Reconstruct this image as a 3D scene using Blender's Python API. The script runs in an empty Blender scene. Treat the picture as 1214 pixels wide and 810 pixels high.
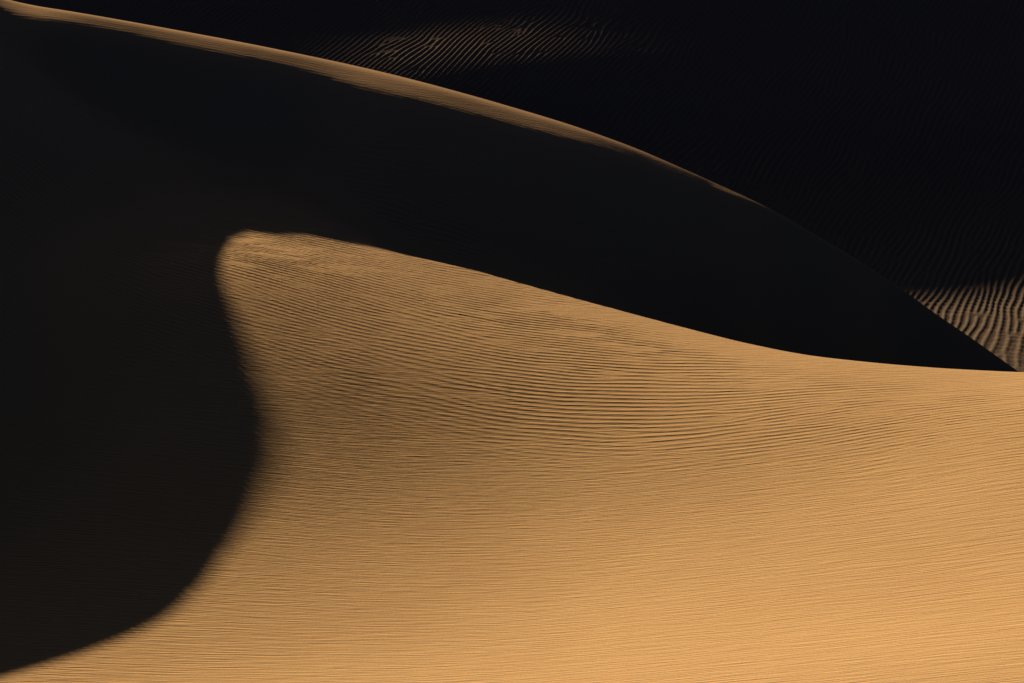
import bpy, math
import numpy as np

# ------------------------------------------------------------------ settings
HC = 8.0                                   # eye height above the near sand
PITCH = math.radians(13.0)
FOCAL = 2629.0                             # focal length in units of a 1214-wide frame
AZ = math.radians(35.0)                    # sun: behind the dunes, to the left
EL = math.radians(13.0)
SX, SY, TE = -math.sin(AZ), math.cos(AZ), math.tan(EL)

scene = bpy.context.scene
cam_data = bpy.data.cameras.new("camera")
cam_data.sensor_width = 36.0
cam_data.lens = 36.0 * FOCAL / 1214.0
cam_data.clip_start = 0.1
cam_data.clip_end = 5000.0
cam = bpy.data.objects.new("camera", cam_data)
scene.collection.objects.link(cam)
cam.location = (0.0, 0.0, HC)
cam.rotation_euler = (math.pi / 2 - PITCH, 0.0, 0.0)
scene.camera = cam

world = bpy.data.worlds.new("World")
scene.world = world
world.use_nodes = True
nt = world.node_tree
nt.nodes.clear()
out = nt.nodes.new("ShaderNodeOutputWorld")
bg = nt.nodes.new("ShaderNodeBackground")
sky = nt.nodes.new("ShaderNodeTexSky")
sky.sky_type = 'NISHITA'
sky.sun_disc = False
sky.sun_elevation = EL
sky.sun_rotation = -AZ
sky.altitude = 3000.0
sky.air_density = 0.04
sky.dust_density = 3.0
sky.ozone_density = 3.2
bg.inputs["Strength"].default_value = 0.068
nt.links.new(sky.outputs[0], bg.inputs[0])
nt.links.new(bg.outputs[0], out.inputs[0])

sun_data = bpy.data.lights.new("sun", 'SUN')
sun_data.energy = 5.0
sun_data.angle = math.radians(0.45)
sun_data.color = (1.0, 0.84, 0.62)
sun = bpy.data.objects.new("sun", sun_data)
scene.collection.objects.link(sun)
sun.rotation_euler = (math.pi / 2 - EL, 0.0, AZ + math.pi)
sun.location = (-20, 30, 30)

scene.view_settings.view_transform = 'Standard'
scene.view_settings.look = 'None'
scene.view_settings.gamma = 1.0
scene.view_settings.exposure = 1.2
scene.cycles.max_bounces = 2
scene.cycles.diffuse_bounces = 0
scene.cycles.glossy_bounces = 0

# ------------------------------------------------------------------ helpers
rng = np.random.default_rng(23)


def smooth(a, b, x):
    t = np.clip((x - a) / (b - a), 0.0, 1.0)
    return t * t * (3 - 2 * t)


class Noise:
    """smooth value noise on a random lattice, about -1..1"""
    def __init__(self, seed):
        self.t = np.random.default_rng(seed).uniform(-1, 1, (256, 256))

    def __call__(self, x, y):
        xi = np.floor(x).astype(np.int64); yi = np.floor(y).astype(np.int64)
        fx = x - xi; fy = y - yi
        fx = fx * fx * fx * (fx * (fx * 6 - 15) + 10); fy = fy * fy * fy * (fy * (fy * 6 - 15) + 10)
        t = self.t
        a = t[xi & 255, yi & 255]; b = t[(xi + 1) & 255, yi & 255]
        c = t[xi & 255, (yi + 1) & 255]; d = t[(xi + 1) & 255, (yi + 1) & 255]
        return (a * (1 - fx) + b * fx) * (1 - fy) + (c * (1 - fx) + d * fx) * fy


def ray(px, py):
    a = (px - 607) / FOCAL; b = -(py - 405) / FOCAL
    d = np.array([a, math.cos(PITCH) + b * math.sin(PITCH), -math.sin(PITCH) + b * math.cos(PITCH)])
    return d / d[1]


def pchip(xs, ys, x):
    """smooth monotone-ish curve through points (cubic Hermite), linear beyond the ends"""
    xs = np.asarray(xs, float); ys = np.asarray(ys, float)
    h = np.diff(xs); dl = np.diff(ys) / h
    m = np.zeros_like(xs); m[0] = dl[0]; m[-1] = dl[-1]
    m[1:-1] = (dl[:-1] * h[1:] + dl[1:] * h[:-1]) / (h[1:] + h[:-1])
    x = np.asarray(x, float)
    i = np.clip(np.searchsorted(xs, x) - 1, 0, len(xs) - 2)
    t = (x - xs[i]) / h[i]
    tc = np.clip(t, 0, 1)
    v = ((2 * tc**3 - 3 * tc**2 + 1) * ys[i] + (tc**3 - 2 * tc**2 + tc) * h[i] * m[i]
         + (-2 * tc**3 + 3 * tc**2) * ys[i + 1] + (tc**3 - tc**2) * h[i] * m[i + 1])
    v = v + np.where(x < xs[0], (x - xs[0]) * m[0], 0) + np.where(x > xs[-1], (x - xs[-1]) * m[-1], 0)
    return v


# ------------------------------------------------------------------ near dune: smooth spline surface
X0, X1, NX = -18.0, 18.0, 16
Y0, Y1, NY = 10.0, 50.0, 18
HX = (X1 - X0) / NX; HY = (Y1 - Y0) / NY


def basis(t, k):
    if k == 0:
        return np.array([(1 - t)**3, 3 * t**3 - 6 * t**2 + 4, -3 * t**3 + 3 * t**2 + 3 * t + 1, t**3]) / 6
    if k == 1:
        return np.array([-3 * (1 - t)**2, 9 * t**2 - 12 * t, -9 * t**2 + 6 * t + 3, 3 * t**2]) / 6
    return np.array([6 * (1 - t), 18 * t - 12, -18 * t + 6, 6 * t]) / 6


def row(x, y, dx=0, dy=0):
    u = min(max((x - X0) / HX, 0), NX - 1e-6); v = min(max((y - Y0) / HY, 0), NY - 1e-6)
    i, j = int(u), int(v)
    r = np.zeros((NX + 3, NY + 3))
    r[i:i + 4, j:j + 4] = np.outer(basis(u - i, dx) / HX**dx, basis(v - j, dy) / HY**dy)
    return r.ravel()


def near_height(c, x, y):
    C = c.reshape(NX + 3, NY + 3)
    u = np.clip((np.asarray(x, float) - X0) / HX, 0, NX - 1e-6); v = np.clip((np.asarray(y, float) - Y0) / HY, 0, NY - 1e-6)
    i = u.astype(int); j = v.astype(int)
    bu = basis(u - i, 0); bv = basis(v - j, 0)
    z = 0
    for a in range(4):
        for b in range(4):
            z = z + bu[a] * bv[b] * C[i + a, j + b]
    return z


def hit(c, px, py):
    d = ray(px, py)
    t = np.arange(12.0, 49.0, 0.01)
    below = HC + d[2] * t < near_height(c, d[0] * t, t)
    k = int(np.argmax(below)) if below.any() else len(t) - 1
    return d[0] * t[k], t[k]


# how strongly the slope is turned to the low sun at points across the dune (255 = most)
LEAN = [(1150, 760, 228), (900, 780, 228), (650, 780, 222), (400, 780, 200), (200, 790, 190), (60, 808, 185),
        (1150, 650, 215), (900, 650, 208), (650, 650, 190), (450, 650, 165), (330, 650, 150),
        (1150, 560, 205), (900, 560, 185), (700, 560, 165), (520, 560, 135), (400, 560, 120), (340, 560, 110),
        (1150, 480, 205), (900, 480, 185), (750, 480, 165), (600, 480, 138), (500, 480, 115), (400, 480, 100),
        (340, 480, 97), (310, 500, 104), (312, 540, 112), (300, 455, 98), (285, 380, 108), (255, 680, 158), (330, 720, 176), (220, 745, 172), (600, 420, 150), (500, 400, 140), (400, 400, 118), (330, 400, 112),
        (350, 330, 145), (450, 320, 160), (600, 360, 170), (750, 400, 180), (900, 430, 195), (1100, 445, 200)]
coef = np.zeros((NX + 3) * (NY + 3))
reg_rows = []
for gx in np.linspace(X0, X1, 17):
    for gy in np.linspace(Y0, Y1, 21):
        reg_rows += [.45 * row(gx, gy, 2, 0), .35 * row(gx, gy, 0, 2), .5 * row(gx, gy, 1, 1),
                     .08 * row(gx, gy, 1, 0), .02 * row(gx, gy, 0, 1)]
for _ in range(6):
    A = []; B = []
    for px, py, s in LEAN:
        x, y = hit(coef, px, py)
        nl = 0.44 * ((s / 255 + .055) / 1.055)**2.4
        A.append(6 * (SX * row(x, y, 1, 0) + SY * row(x, y, 0, 1))); B.append(6 * (TE - nl / math.cos(EL)))
    A.append(50 * row(0, 20.5)); B.append(0.0)
    A = np.array(A + reg_rows); B = np.array(B + [0.0] * len(reg_rows))
    coef = np.linalg.lstsq(A, B, rcond=None)[0]

# brink of the near dune (its rim in front of the dark hollow)
rim = [(440, 291), (483, 302), (520, 310), (560, 319), (600, 330), (643, 342), (727, 365), (810, 387), (893, 407),
       (960, 419), (1020, 426), (1100, 433), (1195, 438), (1300, 441)]
rim_xy = np.array([hit(coef, *p) for p in rim])


def brink(x):
    y = pchip(rim_xy[:, 0], rim_xy[:, 1], np.clip(x, rim_xy[0, 0], rim_xy[-1, 0]))
    return y + np.where(x < rim_xy[0, 0], (rim_xy[0, 0] - x) * .6, 0)


# ------------------------------------------------------------------ ridge: crest line in plan and height
def crest_point(px, py, depth):
    d = ray(px, py)
    return d[0] * depth, depth, HC + d[2] * depth


crest = [crest_point(*p) for p in [(-60, -8, 50.5), (0, 1, 50.2), (87, 14, 49.65), (200, 34, 49.4), (300, 53, 49.0), (400, 74, 48.5), (500, 98, 47.6),
                                   (600, 126, 46.6), (700, 157, 45.5), (800, 196, 44.3), (900, 244, 43.0),
                                   (1000, 303, 41.7), (1060, 342, 40.9), (1100, 371, 40.4), (1150, 405, 39.8),
                                   (1195, 437, 39.3)]]
crest += [(crest[-1][0] + 1.5, 38.5, crest[-1][2] - 1.0), (crest[-1][0] + 5, 37.0, crest[-1][2] - 2.6),
          (crest[-1][0] + 12, 36.0, crest[-1][2] - 4.5)]
plan_left = [(-80, 30.0), (-50, 33.0), (-30, 37.0), (-20.3, 41.0), (-17, 44.4), (-15, 47.3)]
plan = plan_left + [(c_[0], c_[1]) for c_ in crest]
plan = np.array(plan)


def crest_y(x):
    return pchip(plan[:, 0], plan[:, 1], x)


# off to the left the crest rises and its shadow is the dark lobe on the near dune
edge = [(340, 273), (325, 273), (310, 274.5), (297, 277), (280, 283), (268, 293), (260, 311), (260, 325), (264, 345),
        (273, 373), (286, 403), (301, 443), (310, 475), (314, 505), (314, 530), (310, 555), (300, 592), (282, 633),
        (254, 672), (217, 707), (162, 740), (103, 769), (40, 793), (-30, 816), (-120, 842)]
SPUR_Y = [14, 19, 22, 25, 28, 32, 36, 42, 48, 54]
SPUR_X = [-16, -12.2, -10.2, -9.0, -8.55, -8.75, -9.3, -10.6, -12.0, -13.6]


def spur_x(y):
    return pchip(SPUR_Y, SPUR_X, y)


spur_pts = []
for px, py in edge:
    x, y = hit(coef, px, py); z = float(near_height(coef, x, y))
    t = np.arange(1, 40, .02)
    k = int(np.argmax(x + SX * t < spur_x(y + SY * t)))
    spur_pts.append((y + SY * t[k], z + TE * t[k]))
spur_pts = np.array(sorted(p for p in spur_pts if p[0] < 50.5))
py_ = np.linspace(10, 60, 1001)
fit = np.polyfit(spur_pts[:, 0] - 36, spur_pts[:, 1], 7)
pz_ = np.polyval(fit, np.clip(py_, spur_pts[0, 0], spur_pts[-1, 0]) - 36)
pz_ = pz_ - .06 * smooth(42, 45, py_) + .07 * np.exp(-((py_ - 48.0) / .8)**2) - .03 * smooth(46.8, 48.5, py_) - np.maximum(spur_pts[0, 0] - py_, 0) * .22 - np.maximum(py_ - spur_pts[-1, 0] - .5, 0) * .5
k_ = np.exp(-np.linspace(-2, 2, 41)**2); k_ /= k_.sum()
pz_ = np.convolve(np.pad(pz_, 20, mode='edge'), k_, 'valid')


def spur_height(x, y):
    m = (spur_x(y + .01) - spur_x(y - .01)) / .02
    d = (x - spur_x(y)) / np.sqrt(1 + m * m)
    z = np.interp(y, py_, pz_)
    near = .55 * (np.sqrt(d * d + .15**2) - .15)
    far = .30 * (np.sqrt(d * d + .15**2) - .15)
    return z - np.where(d > 0, near, far)


ctrl_z = np.array([(-80, 7.0), (-50, 6.8), (-30, 5.6), (-18, 4.9)] + [(c_[0], c_[2]) for c_ in crest])
cx = np.linspace(-80, 25, 2101)
cz = pchip(ctrl_z[:, 0], ctrl_z[:, 1], cx)


def crest_z(x):
    return np.interp(x, cx, cz)


# cross profile of the ridge (height lost per unit distance from the crest, towards the camera)
uu = np.linspace(-60, 60, 24001)
slope_u = np.where(uu < 0, -0.10 + 0.0 * uu, 0.0)
slope_near = -0.10 + 0.24 * smooth(0.0, 0.8, uu) + 0.50 * smooth(0.9, 2.1, uu)
slope_far = -0.10 - 0.30 * smooth(0.0, -2.0, uu)
su = np.where(uu >= 0, slope_near, slope_far)
pu = np.concatenate([[0], np.cumsum((su[1:] + su[:-1]) * .5 * (uu[1] - uu[0]))])
pu -= np.interp(0, uu, pu)


def strip_width(x):
    return pchip([-60, -16, -13.5, -11.5, -10.3, -9, -4, -1, 2, 5, 7, 9, 20], [.4, .4, .45, .6, .95, 1.2, 1.45, 1.4, .95, .36, .24, .2, .2], x)


def ridge_height(x, y):
    e = 0.01
    yc = crest_y(x); m = (crest_y(x + e) - crest_y(x - e)) / (2 * e)
    d = (yc - y) / np.sqrt(1 + m * m)
    w = strip_width(x)
    ex = .16 * smooth(2.5, 5.0, x) + .42 * smooth(3.8, 5.6, x) + .3 * smooth(5.4, 7.2, x)                       # the crest rolls over further at its low end
    face = ex * np.where(d > 0, w * (1 - np.exp(-np.maximum(d, 0) / w)), d)
    q = np.clip((d - 3.5) / 4.5, 0, 1)                    # the foot of the face lies flatter
    face = face + .24 * 4.5 * (q**3 - q**4 / 2) + .24 * np.maximum(d - 8.0, 0)
    return crest_z(x) - w * np.interp(d / w, uu, pu) + face


def rim_fade(x):
    return smooth(rim_xy[0, 0] - 1.9, rim_xy[3, 0], x)


def near_drop(x, y):
    d = y - brink(x)
    back = np.maximum(y - crest_y(x) + 3.0, 0) * .5
    r = 0.12
    sp = 0.5 * (d + np.sqrt(d * d + r * r)) - r * 0.0
    sp0 = np.where(d < -3, 0, sp)
    return np.maximum(rim_fade(x) * (.37 + .23 * smooth(2, 6, x)) * sp0, back * (1 - rim_fade(x)))


def macro(x, y):
    """height of the near sand and ridge; also which of the two is on top"""
    f = near_height(coef, x, y) + .06 * n1(x * .25, y * .25) * smooth(19, 12, y) - near_drop(x, y)
    m = ridge_height(x, y)
    k = 0.9 + .3 * rim_fade(x)
    h = np.maximum(k - np.abs(m - f), 0.0)
    g = np.maximum(m, f) + h * h / (4 * k)
    sp = spur_height(x, y)
    k = 0.8
    h = np.maximum(k - np.abs(sp - g), 0.0)
    return np.maximum(sp, g) + h * h / (4 * k), np.maximum(m - f, sp - g), f, m


n1, n2, n3, n4, n5 = Noise(1), Noise(2), Noise(3), Noise(4), Noise(5)


def dislocations(phase, X, Y, U, V, pts, reach, soft, core_r):
    """ripple crests that fork or end: +-2 pi vortices in pairs, added to the phase"""
    for (ax, ay, bx_, by_) in pts:
        my, mx = (ay + by_) / 2, (ax + bx_) / 2
        r0, r1 = np.searchsorted(V, [my - reach, my + reach])
        if r1 - r0 < 2:
            continue
        lo = min((mx - reach) / (my - reach), (mx - reach) / (my + reach)); hi = max((mx + reach) / (my - reach), (mx + reach) / (my + reach))
        c0, c1 = np.searchsorted(U, [lo, hi])
        if c1 - c0 < 2:
            continue
        x = X[r0:r1, c0:c1]; y = Y[r0:r1, c0:c1]
        z = (x + 1j * y)
        ang = np.angle((z - (ax + 1j * ay)) / (z - (bx_ + 1j * by_)))
        w = smooth(reach, reach * .35, np.hypot(x - mx, y - my))
        phase[r0:r1, c0:c1] += w * ang
        for qx, qy in ((ax, ay), (bx_, by_)):
            soft[r0:r1, c0:c1] *= 1 - np.exp(-(((x - qx) / (2.2 * core_r))**2 + ((y - qy) / core_r)**2))


def integrate(fn, lo, hi, x, n=3000):
    xs = np.linspace(lo, hi, n); v = fn(xs)
    s = np.concatenate([[0], np.cumsum((v[1:] + v[:-1]) * .5 * (xs[1] - xs[0]))])
    return np.interp(x, xs, s)


def ripple(phase, sharp=.25):
    return np.cos(phase) + sharp * np.cos(2 * phase + .7)


def columns(core, n, outer, m):
    c_ = np.linspace(-core, core, n)
    g = np.concatenate([np.arange(core + .003, .62, .003), .62 + (outer - .62) * (np.linspace(0, 1, m + 1)[1:])**1.6])
    return np.concatenate([-g[::-1], c_, g])


def build_mesh(name, X, Y, Z, faces_mask, mat, label=None):
    nr, nc = X.shape
    idx = np.arange(nr * nc).reshape(nr, nc)
    q = np.stack([idx[:-1, :-1], idx[:-1, 1:], idx[1:, 1:], idx[1:, :-1]], -1)[faces_mask]
    used, inv = np.unique(q.ravel(), return_inverse=True)
    co = np.stack([X.ravel()[used], Y.ravel()[used], Z.ravel()[used]], -1).astype(np.float32)
    nf = len(q)
    me = bpy.data.meshes.new(name)
    me.vertices.add(len(co)); me.vertices.foreach_set("co", co.ravel())
    me.loops.add(nf * 4); me.loops.foreach_set("vertex_index", inv.astype(np.int32).ravel())
    me.polygons.add(nf)
    me.polygons.foreach_set("loop_start", np.arange(0, nf * 4, 4, dtype=np.int32))
    me.polygons.foreach_set("use_smooth", np.ones(nf, dtype=bool))
    me.update(calc_edges=True)
    me.materials.append(mat)
    o = bpy.data.objects.new(name, me)
    scene.collection.objects.link(o)
    o["kind"] = "structure"
    if label:
        o["label"] = label
    return o


# ------------------------------------------------------------------ sand material
def sand(name, tint, streak_scale, streak_angle, streak, grain=.0012, fine=.3, pale=None):
    m = bpy.data.materials.new(name); m.use_nodes = True
    t = m.node_tree; N = t.nodes; L = t.links; N.clear()
    o = N.new("ShaderNodeOutputMaterial"); p = N.new("ShaderNodeBsdfPrincipled")
    p.inputs["Roughness"].default_value = 1.0
    p.inputs["Specular IOR Level"].default_value = 0.0
    L.new(p.outputs[0], o.inputs[0])
    tc = N.new("ShaderNodeTexCoord")
    big = N.new("ShaderNodeTexNoise"); big.inputs["Scale"].default_value = .35; big.inputs["Detail"].default_value = 5
    L.new(tc.outputs["Object"], big.inputs["Vector"])
    small = N.new("ShaderNodeTexNoise"); small.inputs["Scale"].default_value = 60; small.inputs["Detail"].default_value = 3
    L.new(tc.outputs["Object"], small.inputs["Vector"])
    mr = N.new("ShaderNodeMix"); mr.data_type = 'RGBA'
    mr.inputs[6].default_value = (tint[0] * .92, tint[1] * .90, tint[2] * .9, 1)
    mr.inputs[7].default_value = (tint[0] * 1.08, tint[1] * 1.1, tint[2] * 1.1, 1)
    L.new(big.outputs["Fac"], mr.inputs[0])
    base = mr.outputs[2]
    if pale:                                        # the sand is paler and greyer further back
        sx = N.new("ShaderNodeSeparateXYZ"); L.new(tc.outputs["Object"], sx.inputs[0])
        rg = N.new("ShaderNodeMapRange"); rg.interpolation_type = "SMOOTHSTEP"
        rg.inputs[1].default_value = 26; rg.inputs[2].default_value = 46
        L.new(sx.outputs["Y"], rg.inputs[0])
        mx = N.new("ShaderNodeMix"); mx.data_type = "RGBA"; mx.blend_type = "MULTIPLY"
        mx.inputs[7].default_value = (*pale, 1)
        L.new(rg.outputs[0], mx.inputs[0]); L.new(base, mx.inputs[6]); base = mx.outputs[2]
    m2 = N.new("ShaderNodeMix"); m2.data_type = 'RGBA'; m2.blend_type = 'MULTIPLY'
    m2.inputs[0].default_value = fine
    r = N.new("ShaderNodeMapRange"); r.inputs[1].default_value = .3; r.inputs[2].default_value = .7
    r.inputs[3].default_value = .7; r.inputs[4].default_value = 1.25
    L.new(small.outputs["Fac"], r.inputs[0])
    L.new(base, m2.inputs[6]); L.new(r.outputs[0], m2.inputs[7])
    L.new(m2.outputs[2], p.inputs["Base Color"])
    # fine wind streaks: long thin noise
    mp = N.new("ShaderNodeMapping"); mp.inputs["Rotation"].default_value = (0, 0, math.radians(streak_angle))
    mp.inputs["Scale"].default_value = streak_scale
    L.new(tc.outputs["Object"], mp.inputs["Vector"])
    warp = N.new("ShaderNodeTexNoise"); warp.inputs["Scale"].default_value = .6; warp.inputs["Detail"].default_value = 2
    L.new(tc.outputs["Object"], warp.inputs["Vector"])
    add = N.new("ShaderNodeVectorMath"); add.operation = 'MULTIPLY_ADD'
    add.inputs[1].default_value = (0, 3.0, 0)
    L.new(warp.outputs["Color"], add.inputs[0]); L.new(mp.outputs[0], add.inputs[2])
    st = N.new("ShaderNodeTexNoise"); st.inputs["Scale"].default_value = 1.0; st.inputs["Detail"].default_value = 2.5
    st.inputs["Roughness"].default_value = .55
    L.new(add.outputs[0], st.inputs["Vector"])
    b1 = N.new("ShaderNodeBump"); b1.inputs["Strength"].default_value = 1.0; b1.inputs["Distance"].default_value = streak
    L.new(st.outputs["Fac"], b1.inputs["Height"])
    g = N.new("ShaderNodeTexNoise"); g.inputs["Scale"].default_value = 45; g.inputs["Detail"].default_value = 2
    L.new(tc.outputs["Object"], g.inputs["Vector"])
    b2 = N.new("ShaderNodeBump"); b2.inputs["Strength"].default_value = 1.0; b2.inputs["Distance"].default_value = grain
    L.new(g.outputs["Fac"], b2.inputs["Height"]); L.new(b1.outputs[0], b2.inputs["Normal"])
    L.new(b2.outputs[0], p.inputs["Normal"])
    return m


TINT = (0.58, 0.350, 0.156)
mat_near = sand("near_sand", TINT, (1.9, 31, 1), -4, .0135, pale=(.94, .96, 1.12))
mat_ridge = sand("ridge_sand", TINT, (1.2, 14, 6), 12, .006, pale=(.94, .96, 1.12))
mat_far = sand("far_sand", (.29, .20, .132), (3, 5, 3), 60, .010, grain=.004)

# ------------------------------------------------------------------ near dune and ridge
U = columns(.30, 1000, 1.7, 30)
V = np.concatenate([np.linspace(2, 17, 30)[:-1], np.arange(17, 27, .024), np.arange(27, 34, .016), np.arange(34, 52.5, .021), np.linspace(52.5, 75, 60)[1:]])
X = V[:, None] * U[None, :]
Y = V[:, None] + 0 * U[None, :]
H, dm, Fh, Mh = macro(X, Y)
core = smooth(.36, .30, np.abs(U))[None, :] * np.ones_like(X)      # ripples only where the grid can carry them

gfun = lambda x: np.interp(x, [-14, -8, -4, -1.5, 1.5, 4, 7, 12], [1.05, .95, .68, .42, .22, .07, -.05, -.12])
gx = integrate(gfun, -40, 40, X)
extra = integrate(lambda x: 7.5 * smooth(-2.5, 1.5, x), -40, 40, X)
on_ridge = (dm > 0)
ky = np.interp(V, [17, 27, 30, 36, 40, 52], [6.6, 6.4, 6.0, 4.9, 4.4, 4.2])
Iy = np.concatenate([[0], np.cumsum((ky[1:] + ky[:-1]) * .5 * np.diff(V))]); Iy -= np.interp(30.3, V, Iy)
dens = 1 + .55 * smooth(.5, 6.5, X)
ph = 2 * np.pi * (Iy[:, None] * dens + 5.6 * gx + 4.0 * H)
ph += 1.3 * n1(X * .35 + 7, Y * .35) + .8 * n2(X * .9, Y * .7) + .75 * n3(X * 1.7, Y * 1.9)
ph0 = ph.copy()
ph += 2 * np.pi * np.where(on_ridge, extra, 0)
pts = []
for _ in range(700):
    ax = rng.uniform(-12, 11); ay = rng.uniform(25, 49)
    L_ = rng.uniform(.5, 3.2); s_ = rng.choice([-1, 1]); th = math.atan(-gfun(ax)) + rng.normal(0, .25)
    pts.append((ax, ay, ax + s_ * L_ * math.cos(th), ay + s_ * L_ * math.sin(th)))
soft = np.ones_like(ph)
dislocations(ph, X, Y, U, V, pts, 3.4, soft, .085)

b_y = brink(X)
start = np.interp(X, [-14, -6, -3, 0, 3, 7], [29, 30.0, 29.4, 28.0, 27.0, 25.6]) + .5 * n4(X * .5, Y * .1)
amp = smooth(start - 1.4, start + 1.2, Y)
fade_rim = 1 - smooth(2.2, .4, b_y - Y) * smooth(-1.0, 3.5, X) * (1 - on_ridge)
amp = amp * fade_rim * (1.0 + .08 * n5(X * .45, Y * .6) + .10 * n3(X * 1.3 + 5, Y * 2.1))
Hu = np.gradient(H, U, axis=1) / V[:, None]                # slope across
Hy = np.gradient(H, V, axis=0) - U[None, :] * Hu           # slope along
lean = TE - (SX * Hu + SY * Hy)
phv = np.gradient(ph0, V, axis=0); phu = np.gradient(ph0, U, axis=1) / V[:, None]
phy = phv - U[None, :] * phu
across = np.abs(SX * phu + SY * phy); steep = np.hypot(phu, phy)
psi = np.exp(1j * ph).astype(np.complex64)                 # crowding of crests around forks
pv = np.imag(np.conj(psi) * np.gradient(psi, V, axis=0)); pu_ = np.imag(np.conj(psi) * np.gradient(psi, U, axis=1)) / V[:, None]
across = np.maximum(across, 1.1 * np.where(on_ridge, 0, np.abs(SX * pu_ + SY * (pv - U[None, :] * pu_))))
want = np.clip(.76 * np.abs(lean), .018, .13) * (1 - .38 * smooth(33, 36, Y) * smooth(-3.5, -1.5, X))
amp_f = amp * np.minimum(want / np.maximum(across, 9.0), .34 / np.maximum(steep, 6.0))
amp_r = .007 * smooth(2.4, 4.2, (crest_y(X) - Y)) * (1 + .3 * n4(X * .4, Y * .5))
bare = smooth(.35, .65, n4(X * 1.1 + 2, Y * 2.4)) * smooth(4.5, 2.0, b_y - Y) * smooth(-2.5, -.5, X)   # small smooth fans under the rim
amp_f = amp_f * (1 - .9 * bare * (1 - on_ridge))
toe = smooth(.9, 0, dm)
amp = np.where(on_ridge, amp_f * toe + amp_r * (1 - toe), amp_f)
Z = H + core * amp * soft * ripple(ph)
# thin lips along the lit strip under the crest
dcr = (crest_y(X) - Y)
Z += core * .0008 * np.exp(-((dcr - 1.25 * strip_width(X)) / .9)**2) * np.cos(2 * np.pi * (dcr * 5.5 + .25 * n2(X * .5, Y) + .5 * n1(X * .3, 0 * Y))) * smooth(7, 3, X) * (dcr > 0)
# faint broad unevenness
Z += .006 * n3(X * .4 + 3, Y * .4) + .0012 * n1(X * 1.7, Y * 1.1)

fm = 0.25 * (dm[:-1, :-1] + dm[1:, :-1] + dm[:-1, 1:] + dm[1:, 1:])
build_mesh("foreground_dune", X, Y, Z, fm <= 0, mat_near, "sunlit golden rippled sand slope with a curved shadow on its left")
build_mesh("ridge_dune", X, Y, Z, fm > 0, mat_ridge, "dark shadowed dune ridge with a thin sunlit strip along its crest")

# ------------------------------------------------------------------ far dune
Uf = columns(.36, 1240, 2.2, 30)
Vf = np.concatenate([np.linspace(38, 48, 15)[:-1], np.arange(48, 86, .065), np.linspace(86, 200, 120)[1:]])
Xf = Vf[:, None] * Uf[None, :]
Yf = Vf[:, None] + 0 * Uf[None, :]
ys = np.linspace(30, 220, 4000)
sl = np.interp(ys, [30, 48, 50, 56, 60, 64, 66, 68.5, 71, 74, 78, 84, 87, 92, 100, 130, 150, 220],
               [.10, .14, .163, .195, .272, .32, .310, .278, .276, .284, .290, .288, .20, -.05, -.12, -.10, .02, .0])
gz = np.concatenate([[0], np.cumsum((sl[1:] + sl[:-1]) * .5 * (ys[1] - ys[0]))])
gz += -4.2 - np.interp(50, ys, gz)
Zf = np.interp(Yf, ys, gz)
Zf += .10 * n2(Xf * .05 + 3, Yf * .06) + .03 * n1(Xf * .16, Yf * .14)
Zf += .16 * np.exp(-((Xf + .6) / 5.6)**2 - ((Yf - 69.5) / 3.6)**2)
phf = 2 * np.pi * (4.8 * Xf - integrate(lambda y: np.interp(y, [48, 54, 60, 74, 86], [1.1, 1.7, 2.3, 2.0, 1.9]), 30, 100, Yf))
phf += 2.6 * n1(Xf * .33 + 9, Yf * .22) + 2.2 * n2(Xf * .8, Yf * .45) + 1.7 * n3(Xf * 1.8, Yf * 1.0) * smooth(60, 52, Yf)
pts = []
for _ in range(1000):
    ay = rng.uniform(48, 84); ax = rng.uniform(-.36, .36) * ay
    L_ = rng.uniform(.4, 2.5); s_ = rng.choice([-1, 1]); th = math.atan2(4, 1.6) + rng.normal(0, .2)
    pts.append((ax, ay, ax + s_ * L_ * math.cos(th), ay + s_ * L_ * math.sin(th)))
softf = np.ones_like(phf)
dislocations(phf, Xf, Yf, Uf, Vf, pts, 3.2, softf, .12)
coref = smooth(.45, .36, np.abs(Uf))[None, :] * smooth(88, 84, Yf)
ampf = np.interp(Yf, [48, 55, 60, 70, 80], [.0042, .0042, .005, .0057, .0057])
Zf += coref * softf * ampf * (1 + .3 * n4(Xf * .3, Yf * .3)) * ripple(phf, .3)
Zf += coref * .0017 * smooth(62, 52, Yf) * np.cos(2 * np.pi * (3.2 * Xf * .35 + 4.2 * Yf) + 3 * n3(Xf, Yf)) * (.5 + n5(Xf * .9, Yf * .7))
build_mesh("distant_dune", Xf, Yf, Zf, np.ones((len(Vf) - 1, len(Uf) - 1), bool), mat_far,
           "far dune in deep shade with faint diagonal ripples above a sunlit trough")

# ------------------------------------------------------------------ desert floor far out
Vg = np.linspace(-1500, 1500, 61); Ug = np.linspace(-1500, 1500, 61)
Xg, Yg = np.meshgrid(Ug, Vg)
Zg = -9.0 + 1.5 * n1(Xg * .01, Yg * .01)
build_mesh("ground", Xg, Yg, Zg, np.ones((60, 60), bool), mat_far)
